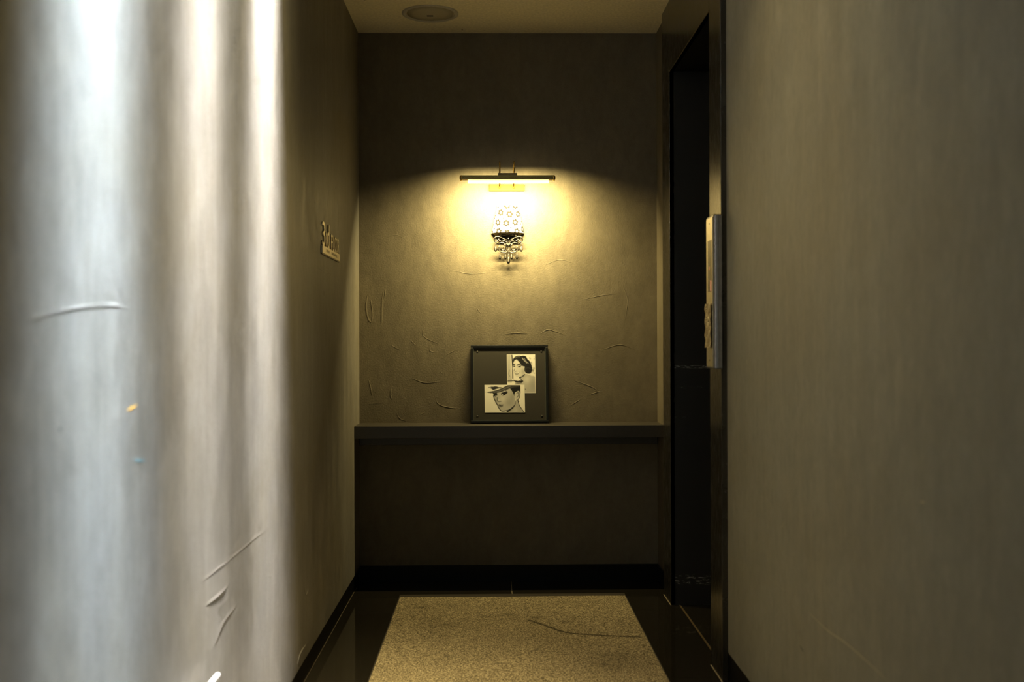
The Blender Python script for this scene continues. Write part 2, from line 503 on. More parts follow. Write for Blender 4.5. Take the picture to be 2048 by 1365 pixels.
# ------------------------------------------------------------------ plaster relief and marks on the walls
def ridge(name, pts, w, h, mat, parent, n=5, jitter=0.0):
    """thin rounded ridge lying on a wall; pts: list of (point, normal)"""
    P = smooth_path([p for p, _ in pts], n); nrm = pts[0][1]
    verts, faces = [], []
    m = len(P)
    for i, p in enumerate(P):
        t = (P[min(i + 1, m - 1)] - P[max(i - 1, 0)]).normalized()
        s = t.cross(nrm).normalized()
        k = math.sin(PI * (0.06 + 0.88 * i / (m - 1))) ** 0.6
        k *= 1 + jitter * (random.random() - 0.5)
        ww, hh = w * k / 2, h * k
        verts += [p - s * ww - nrm * 0.0005, p - s * ww * 0.45 + nrm * hh * 0.8, p + nrm * hh, p + s * ww * 0.45 + nrm * hh * 0.8, p + s * ww - nrm * 0.0005]
    for i in range(m - 1):
        for k in range(4):
            a = i * 5 + k; faces.append((a, a + 1, a + 6, a + 5))
    return link_mesh(name, verts, faces, mat, parent, True)
NB, NL, NR = Vector((0, -1, 0)), Vector((1, 0, 0)), Vector((-1, 0, 0))
def on_back(*px): return [(at_y(x, y, D), NB) for x, y in px]
def on_left(*px): return [(at_x(x, y, XL), NL) for x, y in px]
def on_right(*px): return [(at_x(x, y, XR), NR) for x, y in px]
back_strokes = [
    ([(735, 590), (732, 615), (737, 640), (744, 645)], 8), ([(741, 598), (745, 630), (742, 648)], 6),
    ([(766, 584), (764, 610), (763, 652)], 9), ([(771, 578), (768, 600)], 5),
    ([(862, 693), (860, 702), (868, 705)], 4), ([(953, 616), (962, 628)], 3), ([(820, 680), (832, 692)], 3),
    ([(1010, 669), (1030, 667), (1055, 668)], 5), ([(1080, 668), (1095, 660), (1110, 663), (1130, 671)], 4),
    ([(824, 757), (850, 766), (885, 763)], 4), ([(877, 740), (888, 750)], 3), ([(871, 795), (876, 808), (895, 815), (925, 818)], 4),
    ([(737, 760), (742, 780), (744, 792)], 6), ([(783, 775), (781, 790), (784, 800)], 6), ([(842, 829), (848, 826)], 5),
    ([(1150, 762), (1185, 775), (1198, 787)], 4), ([(1180, 790), (1200, 783)], 4), ([(1165, 600), (1200, 592), (1230, 588)], 3),
    ([(1245, 570), (1255, 600), (1250, 640)], 3), ([(793, 826), (800, 838), (812, 842)], 3), ([(735, 808), (765, 807)], 3),
    ([(912, 700), (890, 712)], 3), ([(1140, 812), (1160, 800)], 3), ([(1080, 590), (1086, 610)], 3),
    ([(860, 640), (845, 670), (880, 690)], 3), ([(1205, 700), (1240, 690), (1270, 700)], 3), ([(780, 690), (800, 700)], 3),
    ([(760, 480), (790, 470), (810, 478)], 3), ([(1180, 470), (1210, 490)], 3), ([(900, 540), (940, 548), (980, 545)], 3), ([(1090, 530), (1120, 520), (1150, 528)], 3),
]
for p, w in back_strokes:
    ridge('plaster_ridge', on_back(*p), w * 0.0016, min(0.0016, 0.0005 + w * 0.00012), M_BACK, wall_back, 6, 0.5)
for p, w in [([(656, 366), (657, 385), (655, 410), (652, 437)], 4), ([(671, 373), (671, 378)], 5), ([(628, 402), (632, 406)], 5),
             ([(648, 580), (648, 592)], 5), ([(676, 400), (678, 470), (677, 520), (671, 543)], 2), ([(630, 530), (650, 545), (670, 548)], 2),
             ([(608, 1175), (612, 1190), (617, 1180)], 4), ([(414, 1210), (440, 1190), (455, 1172)], 16), ([(405, 1160), (440, 1135), (530, 1060)], 7),
             ([(480, 1070), (484, 1130)], 4), ([(430, 1290), (445, 1250), (470, 1215)], 14), ([(595, 1330), (600, 1310), (612, 1290)], 8),
             ([(60, 640), (120, 622), (210, 610), (260, 618)], 12)]:
    q = on_left(*p); k_ = q[0][0].y / 2170; ridge('plaster_ridge', q, w * k_, w * k_ * (0.018 if p[0][0] < 560 else 0.12), M_LEFT, wall_left, 6, 0.4)
for p, w, mt in [([(255, 822), (274, 811)], 8, M_YELLOW), ([(268, 921), (290, 923)], 6, M_TEAL), ([(581, 1325), (581, 1343)], 3, M_BLACKMARK), ([(118, 857), (123, 862)], 10, M_BLACKMARK)]:
    q = on_left(*p); ridge('paint_mark', q, w * q[0][0].y / 2170, 0.00012, mt, wall_left, 4)
for p, w, mt in [([(1620, 1228), (1655, 1262), (1690, 1286), (1735, 1325), (1775, 1362)], 4, M_PALEMARK), ([(1518, 1140), (1560, 1175), (1605, 1205)], 2, M_RIGHT),
                 ([(1690, 720), (1730, 748), (1780, 768)], 3, M_RIGHT), ([(1600, 1292), (1607, 1305)], 4, M_BLACKMARK), ([(1493, 720), (1494, 727)], 3, M_PALEMARK),
                 ([(1578, 795), (1632, 806)], 3, M_RIGHT), ([(1560, 1060), (1566, 1050), (1567, 1042)], 2, M_PALEMARK), ([(1840, 1004), (1850, 1006)], 6, M_PALEMARK)]:
    q = on_right(*p); ridge('scratch_mark', q, w * q[0][0].y / 2170, 0.0004, mt, wall_right, 5)

# ------------------------------------------------------------------ shelf
shelf = tag(empty('wall_shelf', ((XL + XR) / 2, D, SHELF_Z)), 'long dark painted ledge shelf spanning the far wall', 'shelf')
keep(box('board', XL, XR, SHELF_Y, D, SHELF_Z - 0.055, SHELF_Z, M_SHELF, bevel=0.0025), shelf)
keep(box('support_batten', XL + 0.004, XR - 0.004, D - 0.030, D, SHELF_Z - 0.100, SHELF_Z - 0.055, M_SHELF, bevel=0.002), shelf)

# ------------------------------------------------------------------ floor mat
MX0, MX1, MY0, MY1 = -0.405, 0.556, 2.45, 4.632
nx, ny = 193, 437
xs = np.linspace(MX0, MX1, nx); ys = np.linspace(MY0, MY1, ny)
GX, GY = np.meshgrid(xs, ys)
tone = np.ones_like(GX)
def seg_dist(ax, ay, bx, by):
    dx, dy = bx - ax, by - ay
    t = np.clip(((GX - ax) * dx + (GY - ay) * dy) / (dx * dx + dy * dy + 1e-12), 0, 1)
    return np.hypot(GX - ax - t * dx, GY - ay - t * dy)
line = smooth_path([at_z(x, y, 0.008) for x, y in ((1058, 1242), (1090, 1252), (1128, 1265), (1175, 1270), (1278, 1275))], 6)
dl = np.full_like(GX, 9.0)
for a, b_ in zip(line[:-1], line[1:]):
    dl = np.minimum(dl, seg_dist(a.x, a.y, b_.x, b_.y))
tone *= 1 - 0.75 * np.clip(1.7 - dl / 0.0066, 0, 1)
for x, y, rx, ry, s in ((905, 1212, .035, .022, .30), (1020, 1231, .035, .025, .35), (1072, 1236, .03, .025, .40), (1030, 1240, .02, .015, .35), (968, 1234, .012, .012, .4),
                        (843, 1216, .018, .014, .55), (1130, 1244, .02, .012, .45), (1245, 1242, .01, .01, .4), (1075, 1300, .008, .012, .55), (895, 1313, .010, .012, .5),
                        (1208, 1331, .012, .014, .5), (952, 1321, .02, .01, .35), (865, 1237, .03, .006, .25), (1018, 1303, .006, .008, .4), (1240, 1320, .10, .12, .18), (905, 1250, .10, .06, .12), (1150, 1205, .10, .03, .12)):
    c = at_z(x, y, 0.008)
    q = np.hypot((GX - c.x) / rx, (GY - c.y) / ry)
    tone *= 1 - s * np.exp(-q ** 2)
GZ = 0.0085 + 0.0006 * np.sin(GX * 9 + 1) * np.sin(GY * 5)
verts = np.stack([GX.ravel(), GY.ravel(), GZ.ravel()], 1).tolist()
faces = [(j * nx + i, j * nx + i + 1, (j + 1) * nx + i + 1, (j + 1) * nx + i) for j in range(ny - 1) for i in range(nx - 1)]
def set_tone(me, arr):
    a = me.color_attributes.new('tone', 'FLOAT_COLOR', 'POINT')
    full = np.ones((len(me.vertices), 4), dtype=np.float32)
    full[:, :arr.shape[1]] = arr
    a.data.foreach_set('color', full.ravel())
mat_root = tag(empty('floor_mat', ((MX0 + MX1) / 2, (MY0 + MY1) / 2, 0)), 'beige loop-pile floor mat with a dark curved stain line', 'mat')
mo = link_mesh('pile', verts, faces, M_MAT)
set_tone(mo.data, np.repeat(tone.ravel()[:, None], 3, 1))
keep(mo, mat_root)
bm = bmesh.new()
add_box(bm, MX0 - 0.006, MX1 + 0.006, MY0 - 0.05, MY1 + 0.062, 0.0, 0.0060, 0.002)
keep(from_bm('rubber_backing', bm, M_RUBBER), mat_root)

# ------------------------------------------------------------------ picture light
LO = 0.195            # how far the tube stands off the wall
pc = at_y(1015, 356.5, D - LO)
pl = tag(empty('picture_light', (pc.x, D, pc.z)), 'lit brass picture light with slim horizontal tube on the far wall', 'lamp')
TL, TR = at_y(922, 356, D - LO).x, at_y(1108, 356, D - LO).x
AX = (pc.y, pc.z); HR = 0.0120
# the shell is open below; its wall-side lip ends higher than its front lip
def arc_shell(name, x0, x1, r_out, r_in, a0, a1, mat, seg=22):
    bm = bmesh.new(); rings = []
    for x in (x0, x1):
        ring = []
        for r in (r_out, r_in):
            ring.append([bm.verts.new((x, AX[0] + r * math.cos(a0 + (a1 - a0) * k / seg), AX[1] + r * math.sin(a0 + (a1 - a0) * k / seg))) for k in range(seg + 1)])
        rings.append(ring)
    (o0, i0), (o1, i1) = rings
    for k in range(seg):
        bm.faces.new((o0[k], o0[k + 1], o1[k + 1], o1[k])); bm.faces.new((i0[k], i1[k], i1[k + 1], i0[k + 1]))
        bm.faces.new((o0[k], i0[k], i0[k + 1], o0[k + 1])); bm.faces.new((o1[k], o1[k + 1], i1[k + 1], i1[k]))
    for k in (0, seg):
        bm.faces.new((o0[k], o1[k], i1[k], i0[k]))
    return from_bm(name, bm, mat)
h_obj = arc_shell('housing', TL, TR, HR, HR - 0.0025, math.radians(-14), math.radians(180 + 62), M_BRASSDK)
keep(h_obj, pl)
# raised ribs along the housing
bm = bmesh.new()
for k in range(5):
    a = math.radians(118 + 24 * k)
    yy, zz = AX[0] + (HR + 0.0004) * math.cos(a), AX[1] + (HR + 0.0004) * math.sin(a)
    add_tube(bm, [Vector((TL + 0.004, yy, zz)), Vector((TR - 0.004, yy, zz))], 0.0011, 6)
keep(from_bm('housing_ribs', bm, M_BRASS), pl)
for x, s in ((TL, -1), (TR, 1)):
    bm = bmesh.new()
    add_lathe(bm, [(0.0001, s * 0.0065), (0.007, s * 0.006), (HR - 0.001, s * 0.004), (HR + 0.0012, s * 0.0015), (HR + 0.0012, -s * 0.004), (HR, -s * 0.005), (0.0001, -s * 0.005)], (x, AX[0], AX[1]), 'X', 20)
    keep(from_bm('end_cap', bm, M_BRASS, None, True), pl)
# diffuser tube: the light source
bm = bmesh.new()
rr = 0.0088; seg = 18
d0, d1 = math.radians(-190), math.radians(10)
ox, oz = 0.0, -0.0140
xa, xb = at_y(936, 362, D - LO).x, at_y(1097, 362, D - LO).x
rowv = [[bm.verts.new((x, AX[0] + ox + rr * math.cos(d0 + (d1 - d0) * k / seg), AX[1] + oz + rr * math.sin(d0 + (d1 - d0) * k / seg))) for k in range(seg + 1)] for x in (xa, xb)]
for k in range(seg): bm.faces.new((rowv[0][k], rowv[0][k + 1], rowv[1][k + 1], rowv[1][k]))
for rv in rowv: bm.faces.new(rv)
keep(from_bm('diffuser', bm, M_TUBE), pl)
pll = bpy.data.lights.new('picture_light', 'AREA'); pll.shape = 'RECTANGLE'
pll.size = xb - xa; pll.size_y = 0.010; pll.energy = PIC_E; pll.color = PIC_COL; pll.spread = math.radians(PIC_SPREAD)
plo = bpy.data.objects.new('lamp_strip', pll); C.objects.link(plo)
plo.location = ((xa + xb) / 2, AX[0], AX[1] + oz - rr - 0.002); plo.rotation_euler = (math.radians(PIC_TILT), 0, 0)
keep(plo, pl)
# mounting bar on the housing, goose-neck arms, back plate
bx0, bx1 = at_y(996, 347, D - LO).x, at_y(1034, 347, D - LO).x
keep(box('mount_bar', bx0, bx1, AX[0] - 0.008, AX[0] + 0.008, AX[1] + HR - 0.001, AX[1] + HR + 0.010, M_BRASSDK, bevel=0.0015), pl)
for xp in (999.5, 1028.5):
    x = at_y(xp, 347, D - LO).x
    zt = at_y(xp, 324, D - LO + 0.03).z
    path = smooth_path([Vector((x, D - 0.012, AX[1] - 0.020)), Vector((x, D - 0.040, AX[1] - 0.012)), Vector((x, D - 0.062, AX[1] + 0.030)), Vector((x, D - 0.105, zt - 0.012)),
                        Vector((x, D - LO + 0.035, zt)), Vector((x, D - LO + 0.008, zt - 0.012)), Vector((x, AX[0], AX[1] + HR + 0.012)), Vector((x, AX[0], AX[1] + HR))], 6)
    bm = bmesh.new(); add_tube(bm, path, 0.0036, 10)
    keep(from_bm('arm', bm, M_BRASS, None, True), pl)
a, b_ = at_y(978, 369, D - 0.02), at_y(1049, 382, D - 0.02)
bp = keep(box('back_plate', a.x, b_.x, D - 0.020, D, b_.z, a.z, M_GOLD, bevel=0.002), pl)

# ------------------------------------------------------------------ printed sconce sticker, built up as shallow relief
SY = D - 0.018
def sc(x, y, Y=SY):      # measured on an enlarged view of the bracket
    return at_y(960 + x / 9.1, 390 + y / 9.1, Y)
c0 = sc(515, 800)
sconce = tag(empty('wall_decal', (c0.x, D, c0.z)), 'wall sticker of an ornate lamp with daisy shade and drops, built in relief', 'sconce')
shade_y = D - 0.002      # a half shade that hugs the wall
SH_DEPTH = 0.040
pt, pb = at_y(1015.5, 411, D - 0.03), at_y(1015.5, 465.5, D - 0.03)
R1, R0 = 0.0485, 0.0765
nu, nv = 480, 180
su = np.linspace(-PI, 0, nu); sv = np.linspace(0, 1, nv)
UU, VV = np.meshgrid(su, sv)                         # VV 0 bottom, 1 top
RR = R0 + (R1 - R0) * VV
HZ = (pt.z - pb.z)
slant = math.hypot(HZ, R0 - R1)
S_arc = (UU + PI / 2) * 1.0                            # 0 faces the camera (-Y)
S_arc = (S_arc + PI) % (2 * PI) - PI
SXm = np.sin(S_arc) * RR; SZm = VV * slant
def flower_field():
    d = np.zeros_like(SXm)
    def petal_flower(cx, cz, rot):
        nonlocal d
        dx = SXm - cx; dz = SZm - cz
        squash = math.sqrt(max(0.15, 1 - (cx / (R0 + (R1 - R0) * min(1, max(0, cz / slant)))) ** 2))
        dx = dx / squash
        f = np.zeros_like(d)
        for q in range(6):
            an = rot + q * PI / 3
            f = np.maximum(f, np.clip(1.5 - np.hypot(dx - 0.0108 * math.cos(an), dz - 0.0108 * math.sin(an)) / 0.0054 * 1.0, 0, 1) > 0.5)
        f = np.maximum(f, (np.hypot(dx, dz) < 0.0108))
        f = np.where(np.hypot(dx, dz) < 0.0064, 0, f)
        d = np.maximum(d, f)
    def dot(cx, cz):
        nonlocal d
        dx = SXm - cx; dz = SZm - cz
        d = np.maximum(d, np.hypot(dx, dz) < 0.0030)
    def zc(y): return (675 - y) / (675 - 195) * slant
    def xc(x): return (x - 515) / 9.1 * 0.00225
    for x, y, r in ((385, 320, .3), (548, 355, .1), (700, 345, .4), (333, 495, .2), (485, 512, .5), (650, 495, .3), (348, 655, .3), (505, 690, .1), (682, 655, .4), (505, 200, .2), (655, 200, .5),
                    (215, 660, .2), (785, 610, .3), (830, 650, .1)):
        petal_flower(xc(x), zc(y), r)
    for x, y in ((437, 422), (617, 272), (265, 600), (570, 592), (748, 515), (338, 222)):
        dot(xc(x), zc(y))
    for x, y in ((285, 365), (270, 410), (245, 520), (228, 560), (770, 470)):
        dot(xc(x), zc(y))
    return d
fl = flower_field()
cream, brown = np.array([0.150, 0.158, 0.230]), np.array([0.0040, 0.0034, 0.0030])
col = cream[None, None] * (1 - fl[..., None]) + brown[None, None] * fl[..., None]
VX, VYc, VZ = pt.x + RR * np.cos(UU), shade_y + SH_DEPTH * RR / R0 * np.sin(UU), pb.z + HZ * VV - 0.004 * (1 - VV) * (1 - np.abs(np.sin(UU))) ** 2
verts = np.stack([VX.ravel(), VYc.ravel(), VZ.ravel()], 1).tolist()
faces = [(j * nu + i, j * nu + i + 1, (j + 1) * nu + i + 1, (j + 1) * nu + i) for j in range(nv - 1) for i in range(nu - 1)]
sh = link_mesh('lamp_shade', verts, faces, M_SHADE, None, True)
set_tone(sh.data, col.reshape(-1, 3))
sm_ = sh.modifiers.new('thickness', 'SOLIDIFY'); sm_.thickness = 0.0015; sm_.offset = -1
keep(sh, sconce)
M_LINING = plain('shade_lining', (0.36, 0.29, 0.15), 0.8)
# the lining seen below the front rim: it runs back and down to the wall
bm = bmesh.new(); nl = 24; fr2, bk2, bk3 = [], [], []
for k in range(nl + 1):
    a = -PI + PI * k / nl
    x = pt.x + (R0 - 0.002) * math.cos(a)
    fr2.append(bm.verts.new((x, shade_y + (SH_DEPTH - 0.002) * math.sin(a), pb.z + 0.001 - 0.004 * (1 - abs(math.sin(a))) ** 2)))
    bk2.append(bm.verts.new((pt.x + (R0 - 0.020) * math.cos(a), shade_y - 0.002, pb.z - 0.004 - 0.013 * min(1.0, 2.2 * abs(math.sin(a))))))
    bk3.append(bm.verts.new((pt.x + (R0 - 0.020) * math.cos(a), shade_y, pb.z + 0.004)))
for k in range(nl):
    bm.faces.new((fr2[k], fr2[k + 1], bk2[k + 1], bk2[k])); bm.faces.new((bk2[k], bk2[k + 1], bk3[k + 1], bk3[k]))
lin = from_bm('shade_lining', bm, M_LINING); lin.parent = sh
# top closure, so the half shade is a solid form
bm = bmesh.new(); tv = [bm.verts.new((pt.x + R1 * math.cos(-PI + PI * k / nl), shade_y + SH_DEPTH * R1 / R0 * math.sin(-PI + PI * k / nl), pt.z - 0.0005)) for k in range(nl + 1)]
bm.faces.new(tv)
cap_ = from_bm('shade_top', bm, plain('shade_top_cloth', (0.8, 0.78, 0.74), 0.9)); cap_.parent = sh
bm = bmesh.new()
add_lathe(bm, [(0.001, -0.018), (0.006, -0.016), (0.008, -0.006), (0.006, 0.004), (0.004, 0.008), (0.004, 0.03), (0.001, 0.03)], (pt.x, D - 0.012, pb.z - 0.012), 'Z', 16)
keep(from_bm('bulb_holder', bm, M_PEWTERDK, None, True), sconce)
# filigree bracket
def mirror(path): return [(1030 - x, y) for x, y in path]
curves = [
    ([(515, 765), (482, 738), (430, 724), (385, 742), (350, 772), (338, 750), (345, 726)], 6.0),
    ([(515, 845), (450, 808), (385, 778), (320, 762), (275, 778), (258, 818), (275, 855), (305, 850), (312, 822), (292, 812)], 8.5),
    ([(275, 862), (330, 885), (400, 872), (450, 892), (472, 945), (450, 1000), (405, 1008), (385, 975), (405, 945), (432, 952), (430, 975)], 8.0),
    ([(385, 930), (350, 940), (338, 985), (360, 1025), (420, 1048), (480, 1040), (512, 1000)], 8.0),
    ([(405, 905), (445, 905), (480, 930), (508, 975)], 6.5),
    ([(420, 860), (460, 850), (490, 870), (515, 905)], 7.0),
    ([(330, 800), (352, 830), (395, 850), (430, 838), (440, 812), (418, 800)], 6.0),
    ([(515, 700), (500, 690), (488, 692), (495, 720), (510, 760)], 6.0),
]
bm = bmesh.new()
for pth, r in curves:
    for q in (pth, mirror(pth)):
        P = smooth_path([sc(x, y) for x, y in q], 6)
        m_ = len(P)
        P = [p + Vector((0, -0.006 * math.sin(PI * i / (m_ - 1)), 0)) for i, p in enumerate(P)]
        add_tube(bm, P, (lambda t, r=r: r * 0.00029 * (0.55 + 0.75 * math.sin(PI * min(1, t * 1.05)))), 8)
for x, y, r in ((345, 722, 9), (685, 722, 9), (292, 812, 12), (738, 812, 12), (418, 800, 10), (612, 800, 10), (340, 815, 11), (690, 815, 11), (430, 960, 11), (600, 960, 11)):
    add_ball(bm, sc(x, y, SY - 0.004), r * 0.00025, 8, 6)
keep(from_bm('filigree_bracket', bm, M_PEWTER, None, True), sconce)
# dark pierced plate behind the scrolls
outline = [(345, 780), (400, 755), (455, 745), (515, 770)]
outline = outline + [(1030 - x, y) for x, y in reversed(outline[:-1])]
low = [(700, 815), (640, 840), (580, 850), (545, 880), (515, 920), (485, 880), (450, 850), (390, 840), (330, 815)]
pts2 = [sc(x, y, D - 0.012) for x, y in outline + low]
bm = bmesh.new()
fr_ = [bm.verts.new(p) for p in pts2]; bk_ = [bm.verts.new(p + Vector((0, 0.012, 0))) for p in pts2]
bm.faces.new(fr_); bm.faces.new(list(reversed(bk_)))
for i in range(len(pts2)):
    j = (i + 1) % len(pts2); bm.faces.new((fr_[i], bk_[i], bk_[j], fr_[j]))
bmesh.ops.triangulate(bm, faces=[f for f in bm.faces if len(f.verts) > 4])
keep(from_bm('wall_plate', bm, M_PEWTERDK), sconce)
# heart crystal in the middle and small crystals
bm = bmesh.new()
hp = []
for k in range(28):
    t = 2 * PI * k / 28
    hp.append((515 + 3.0 * 16 * math.sin(t) ** 3, 900 - 2.6 * (13 * math.cos(t) - 5 * math.cos(2 * t) - 2 * math.cos(3 * t) - math.cos(4 * t))))
base_ = [bm.verts.new(sc(x, y, SY - 0.008)) for x, y in hp]
top_ = [bm.verts.new(sc(515 + (x - 515) * .6, 900 + (y - 900) * .6, SY - 0.014)) for x, y in hp]
for i in range(28):
    j = (i + 1) % 28; bm.faces.new((base_[i], base_[j], top_[j], top_[i]))
bm.faces.new(top_); bm.faces.new(list(reversed(base_)))
keep(from_bm('heart_crystal', bm, M_GEM), sconce)
for x, y, r in ((340, 810, 12), (690, 812, 12), (517, 795, 12), (580, 830, 8), (452, 832, 8), (480, 855, 9), (550, 852, 9)):
    bm = bmesh.new(); add_ball(bm, sc(x, y, SY - 0.010), r * 0.00025, 8, 6)
    keep(from_bm('crystal_bead', bm, M_GEM, None, True), sconce)
# hanging drops: pear drop with its bead chain
for x, y0_, y1_, yc, s in ((284, 865, 945, 990, 1.0), (362, 1010, 1080, 1132, 1.0), (462, 985, 1085, 1132, 0.95), (518, 950, 1140, 1195, 1.3), (575, 985, 1085, 1132, 0.95), (672, 1010, 1075, 1125, 1.0), (752, 865, 945, 990, 1.0)):
    c = sc(x, yc, SY - 0.006)
    bm = bmesh.new()
    hgt = 0.0122 * s
    prof = [(0.0001, -hgt), (0.0040 * s, -hgt * 0.88), (0.0062 * s, -hgt * 0.5), (0.0064 * s, -hgt * 0.15), (0.0048 * s, hgt * 0.35), (0.0024 * s, hgt * 0.8), (0.0012 * s, hgt * 1.05), (0.0001, hgt * 1.1)]
    add_lathe(bm, prof, c, 'Z', 12)
    dr = keep(from_bm('pendant_drop', bm, M_PEWTER, None, True), sconce)
    bm = bmesh.new(); n_b = max(4, int((y1_ - y0_) / 22))
    for k in range(n_b):
        yb = y0_ + (y1_ - y0_) * k / (n_b - 1)
        add_ball(bm, sc(x, yb, SY - 0.006), 0.0022, 7, 5)
    ch = from_bm('bead_chain', bm, M_GEM, None, True)
    ch.parent = dr; ch.matrix_parent_inverse = Matrix.Translation(sconce.location).inverted() @ Matrix.Translation(sconce.location)
    # bright faceted stone set in the drop
    bm = bmesh.new(); add_ball(bm, c + Vector((0, -0.0050 * s, -0.002 * s)), 0.0032 * s, 6, 4, 1, 0.6, 1.5)
    st_ = from_bm('drop_stone', bm, M_GEM); st_.parent = dr

# ------------------------------------------------------------------ framed photographs
FW, FH, FT = 0.352, 0.356, 0.018
fb_c = at_y(1019.5, 847, D - 0.066)
lean = math.asin((0.066 - 0.004) / FH) if True else 0
frame = tag(empty('framed_photographs', (fb_c.x, D - 0.066 - FT * 0.0, SHELF_Z + 0.001)), 'black square frame with two portrait photographs leaning on the shelf', 'picture frame')
frame.rotation_euler = (-(lean), 0, 0)
# local axes: x right, z up the frame, -y towards the viewer; the back lower edge is at y = 0
def lbox(name, x0, x1, y0, y1, z0, z1, mat, bevel=0.0, parent=None):
    return box(name, x0, x1, y0, y1, z0, z1, mat, parent or frame, bevel)
T = 0.0115
lbox('backing', -FW / 2 + 0.004, FW / 2 - 0.004, -0.006, -0.001, 0.004, FH - 0.004, M_FRAME)
lbox('mount_board', -FW / 2 + T, FW / 2 - T, -0.0105, -0.0062, T, FH - T, M_MOUNT)
rails = [(-FW / 2, FW / 2, 0.0, T), (-FW / 2, FW / 2, FH - T, FH), (-FW / 2, -FW / 2 + T, T, FH - T), (FW / 2 - T, FW / 2, T, FH - T)]
for x0, x1, z0, z1 in rails:
    lbox('frame_rail', x0, x1, -FT, 0.0, z0, z1, M_FRAME, 0.0012)
e = 0.0018
for x0, x1, z0, z1 in [(-FW / 2 + T, FW / 2 - T, T, T + e), (-FW / 2 + T, -FW / 2 + T + e, T + e, FH - T - e), (FW / 2 - T - e, FW / 2 - T, T + e, FH - T - e), (-FW / 2 + T, FW / 2 - T, FH - T - e, FH - T)]:
    lbox('inner_edge', x0, x1, -0.0160, -0.0106, z0, z1, M_FRAMEEDGE)
lbox('glass_pane', -FW / 2 + T + e, FW / 2 - T - e, -0.0148, -0.0134, T + e, FH - T - e, M_GLASS)
for sx in (-1, 1):
    for z in (0.030, FH - 0.030):
        bm = bmesh.new(); add_lathe(bm, [(0.0001, -0.0015), (0.004, -0.0012), (0.0052, 0.0), (0.0052, 0.001)], (sx * (FW / 2 - 0.030), -0.0106, z), 'Y', 14)
        from_bm('corner_stud', bm, M_DARK, frame, True)

# --- portraits painted as tone on finely gridded paper
class Canvas:
    def __init__(s, x0, y0, x1, y1, res):
        s.n = int((x1 - x0) / res) + 1; s.m = int((y1 - y0) / res) + 1
        s.X, s.Y = np.meshgrid(np.linspace(x0, x1, s.n), np.linspace(y0, y1, s.m))
        s.t = np.ones_like(s.X) * 0.85
    def mask(s, pts, soft=1, smooth=True):
        P = [(p.x, p.y) for p in smooth_path([(x, y, 0) for x, y in pts], 5, True)] if smooth else pts
        ins = np.zeros(s.X.shape, bool)
        for (ax, ay), (bx, by) in zip(P, P[1:] + P[:1]):
            if ay == by: continue
            cr = ((ay > s.Y) != (by > s.Y)) & (s.X < (bx - ax) * (s.Y - ay) / (by - ay) + ax)
            ins ^= cr
        m = ins.astype(float)
        for _ in range(soft):
            p = np.pad(m, 1, mode='edge')
            m = (p[:-2, 1:-1] + p[2:, 1:-1] + p[1:-1, :-2] + p[1:-1, 2:] + 2 * p[1:-1, 1:-1]) / 6
        return m
    def poly(s, pts, tone, a=1.0, soft=1, smooth=True):
        m = s.mask(pts, soft, smooth) * a; s.t = s.t * (1 - m) + tone * m
    def blob(s, x, y, rx, ry, tone, a=1.0, p=2):
        m = np.exp(-(((s.X - x) / rx) ** 2 + ((s.Y - y) / ry) ** 2) ** (p / 2)) * a; s.t = s.t * (1 - m) + tone * m
    def stroke(s, pts, w, tone, a=1.0):
        P = smooth_path([(x, y, 0) for x, y in pts], 6); d = np.full(s.X.shape, 1e9)
        for p, q in zip(P[:-1], P[1:]):
            dx, dy = q.x - p.x, q.y - p.y
            t = np.clip(((s.X - p.x) * dx + (s.Y - p.y) * dy) / (dx * dx + dy * dy + 1e-9), 0, 1)
            d = np.minimum(d, np.hypot(s.X - p.x - t * dx, s.Y - p.y - t * dy))
        m = np.clip(1.0 - (d - w * 0.5) / (w * 0.5), 0, 1) * a; s.t = s.t * (1 - m) + tone * m

PA = Canvas(498, 185, 1015, 890, 5.2)
PA.t[:] = 0.84
PA.poly([(498, 185), (585, 185), (585, 700), (498, 700)], 0.66, 1, 0, False)
for x in (520, 548): PA.stroke([(x, 190), (x + 3, 640)], 5, 0.50, 0.7)
PA.stroke([(592, 186), (600, 400), (602, 620)], 12, 0.10)
PA.stroke([(500, 668), (620, 662)], 16, 0.30); PA.stroke([(545, 470), (530, 540), (550, 590)], 8, 0.40, 0.7)
for i in range(26):
    r_ = random.Random(i); PA.blob(890 + r_.random() * 110, 215 + r_.random() * 330, 8 + r_.random() * 8, 8 + r_.random() * 12, 0.30 + 0.3 * r_.random(), 0.7)
PA.poly([(720, 600), (800, 548), (860, 545), (930, 575), (1015, 615), (1020, 895), (640, 895), (640, 720), (740, 700), (790, 670)], 0.58, 1, 2)
PA.blob(860, 640, 80, 70, 0.72, 0.8); PA.blob(960, 760, 60, 130, 0.46, 0.7)
PA.poly([(598, 400), (595, 330), (612, 270), (655, 226), (720, 206), (760, 216), (805, 207), (850, 226), (868, 262), (920, 320), (948, 400), (956, 470), (932, 522), (880, 538), (830, 512), (805, 470), (812, 430), (770, 400), (700, 300), (655, 285), (622, 330), (606, 400)], 0.045, 1, 1)
PA.poly([(618, 335), (655, 285), (695, 285), (725, 340), (780, 395), (822, 408), (812, 455), (818, 510), (790, 552), (740, 588), (690, 596), (645, 572), (624, 520), (606, 470), (602, 410)], 0.74, 1, 1)
PA.blob(790, 500, 40, 70, 0.50, 0.6); PA.blob(690, 330, 50, 40, 0.84, 0.7); PA.blob(640, 450, 22, 40, 0.84, 0.6)
PA.poly([(690, 290), (740, 330), (800, 400), (850, 395), (830, 330), (770, 260), (720, 250)], 0.06, 1, 1)
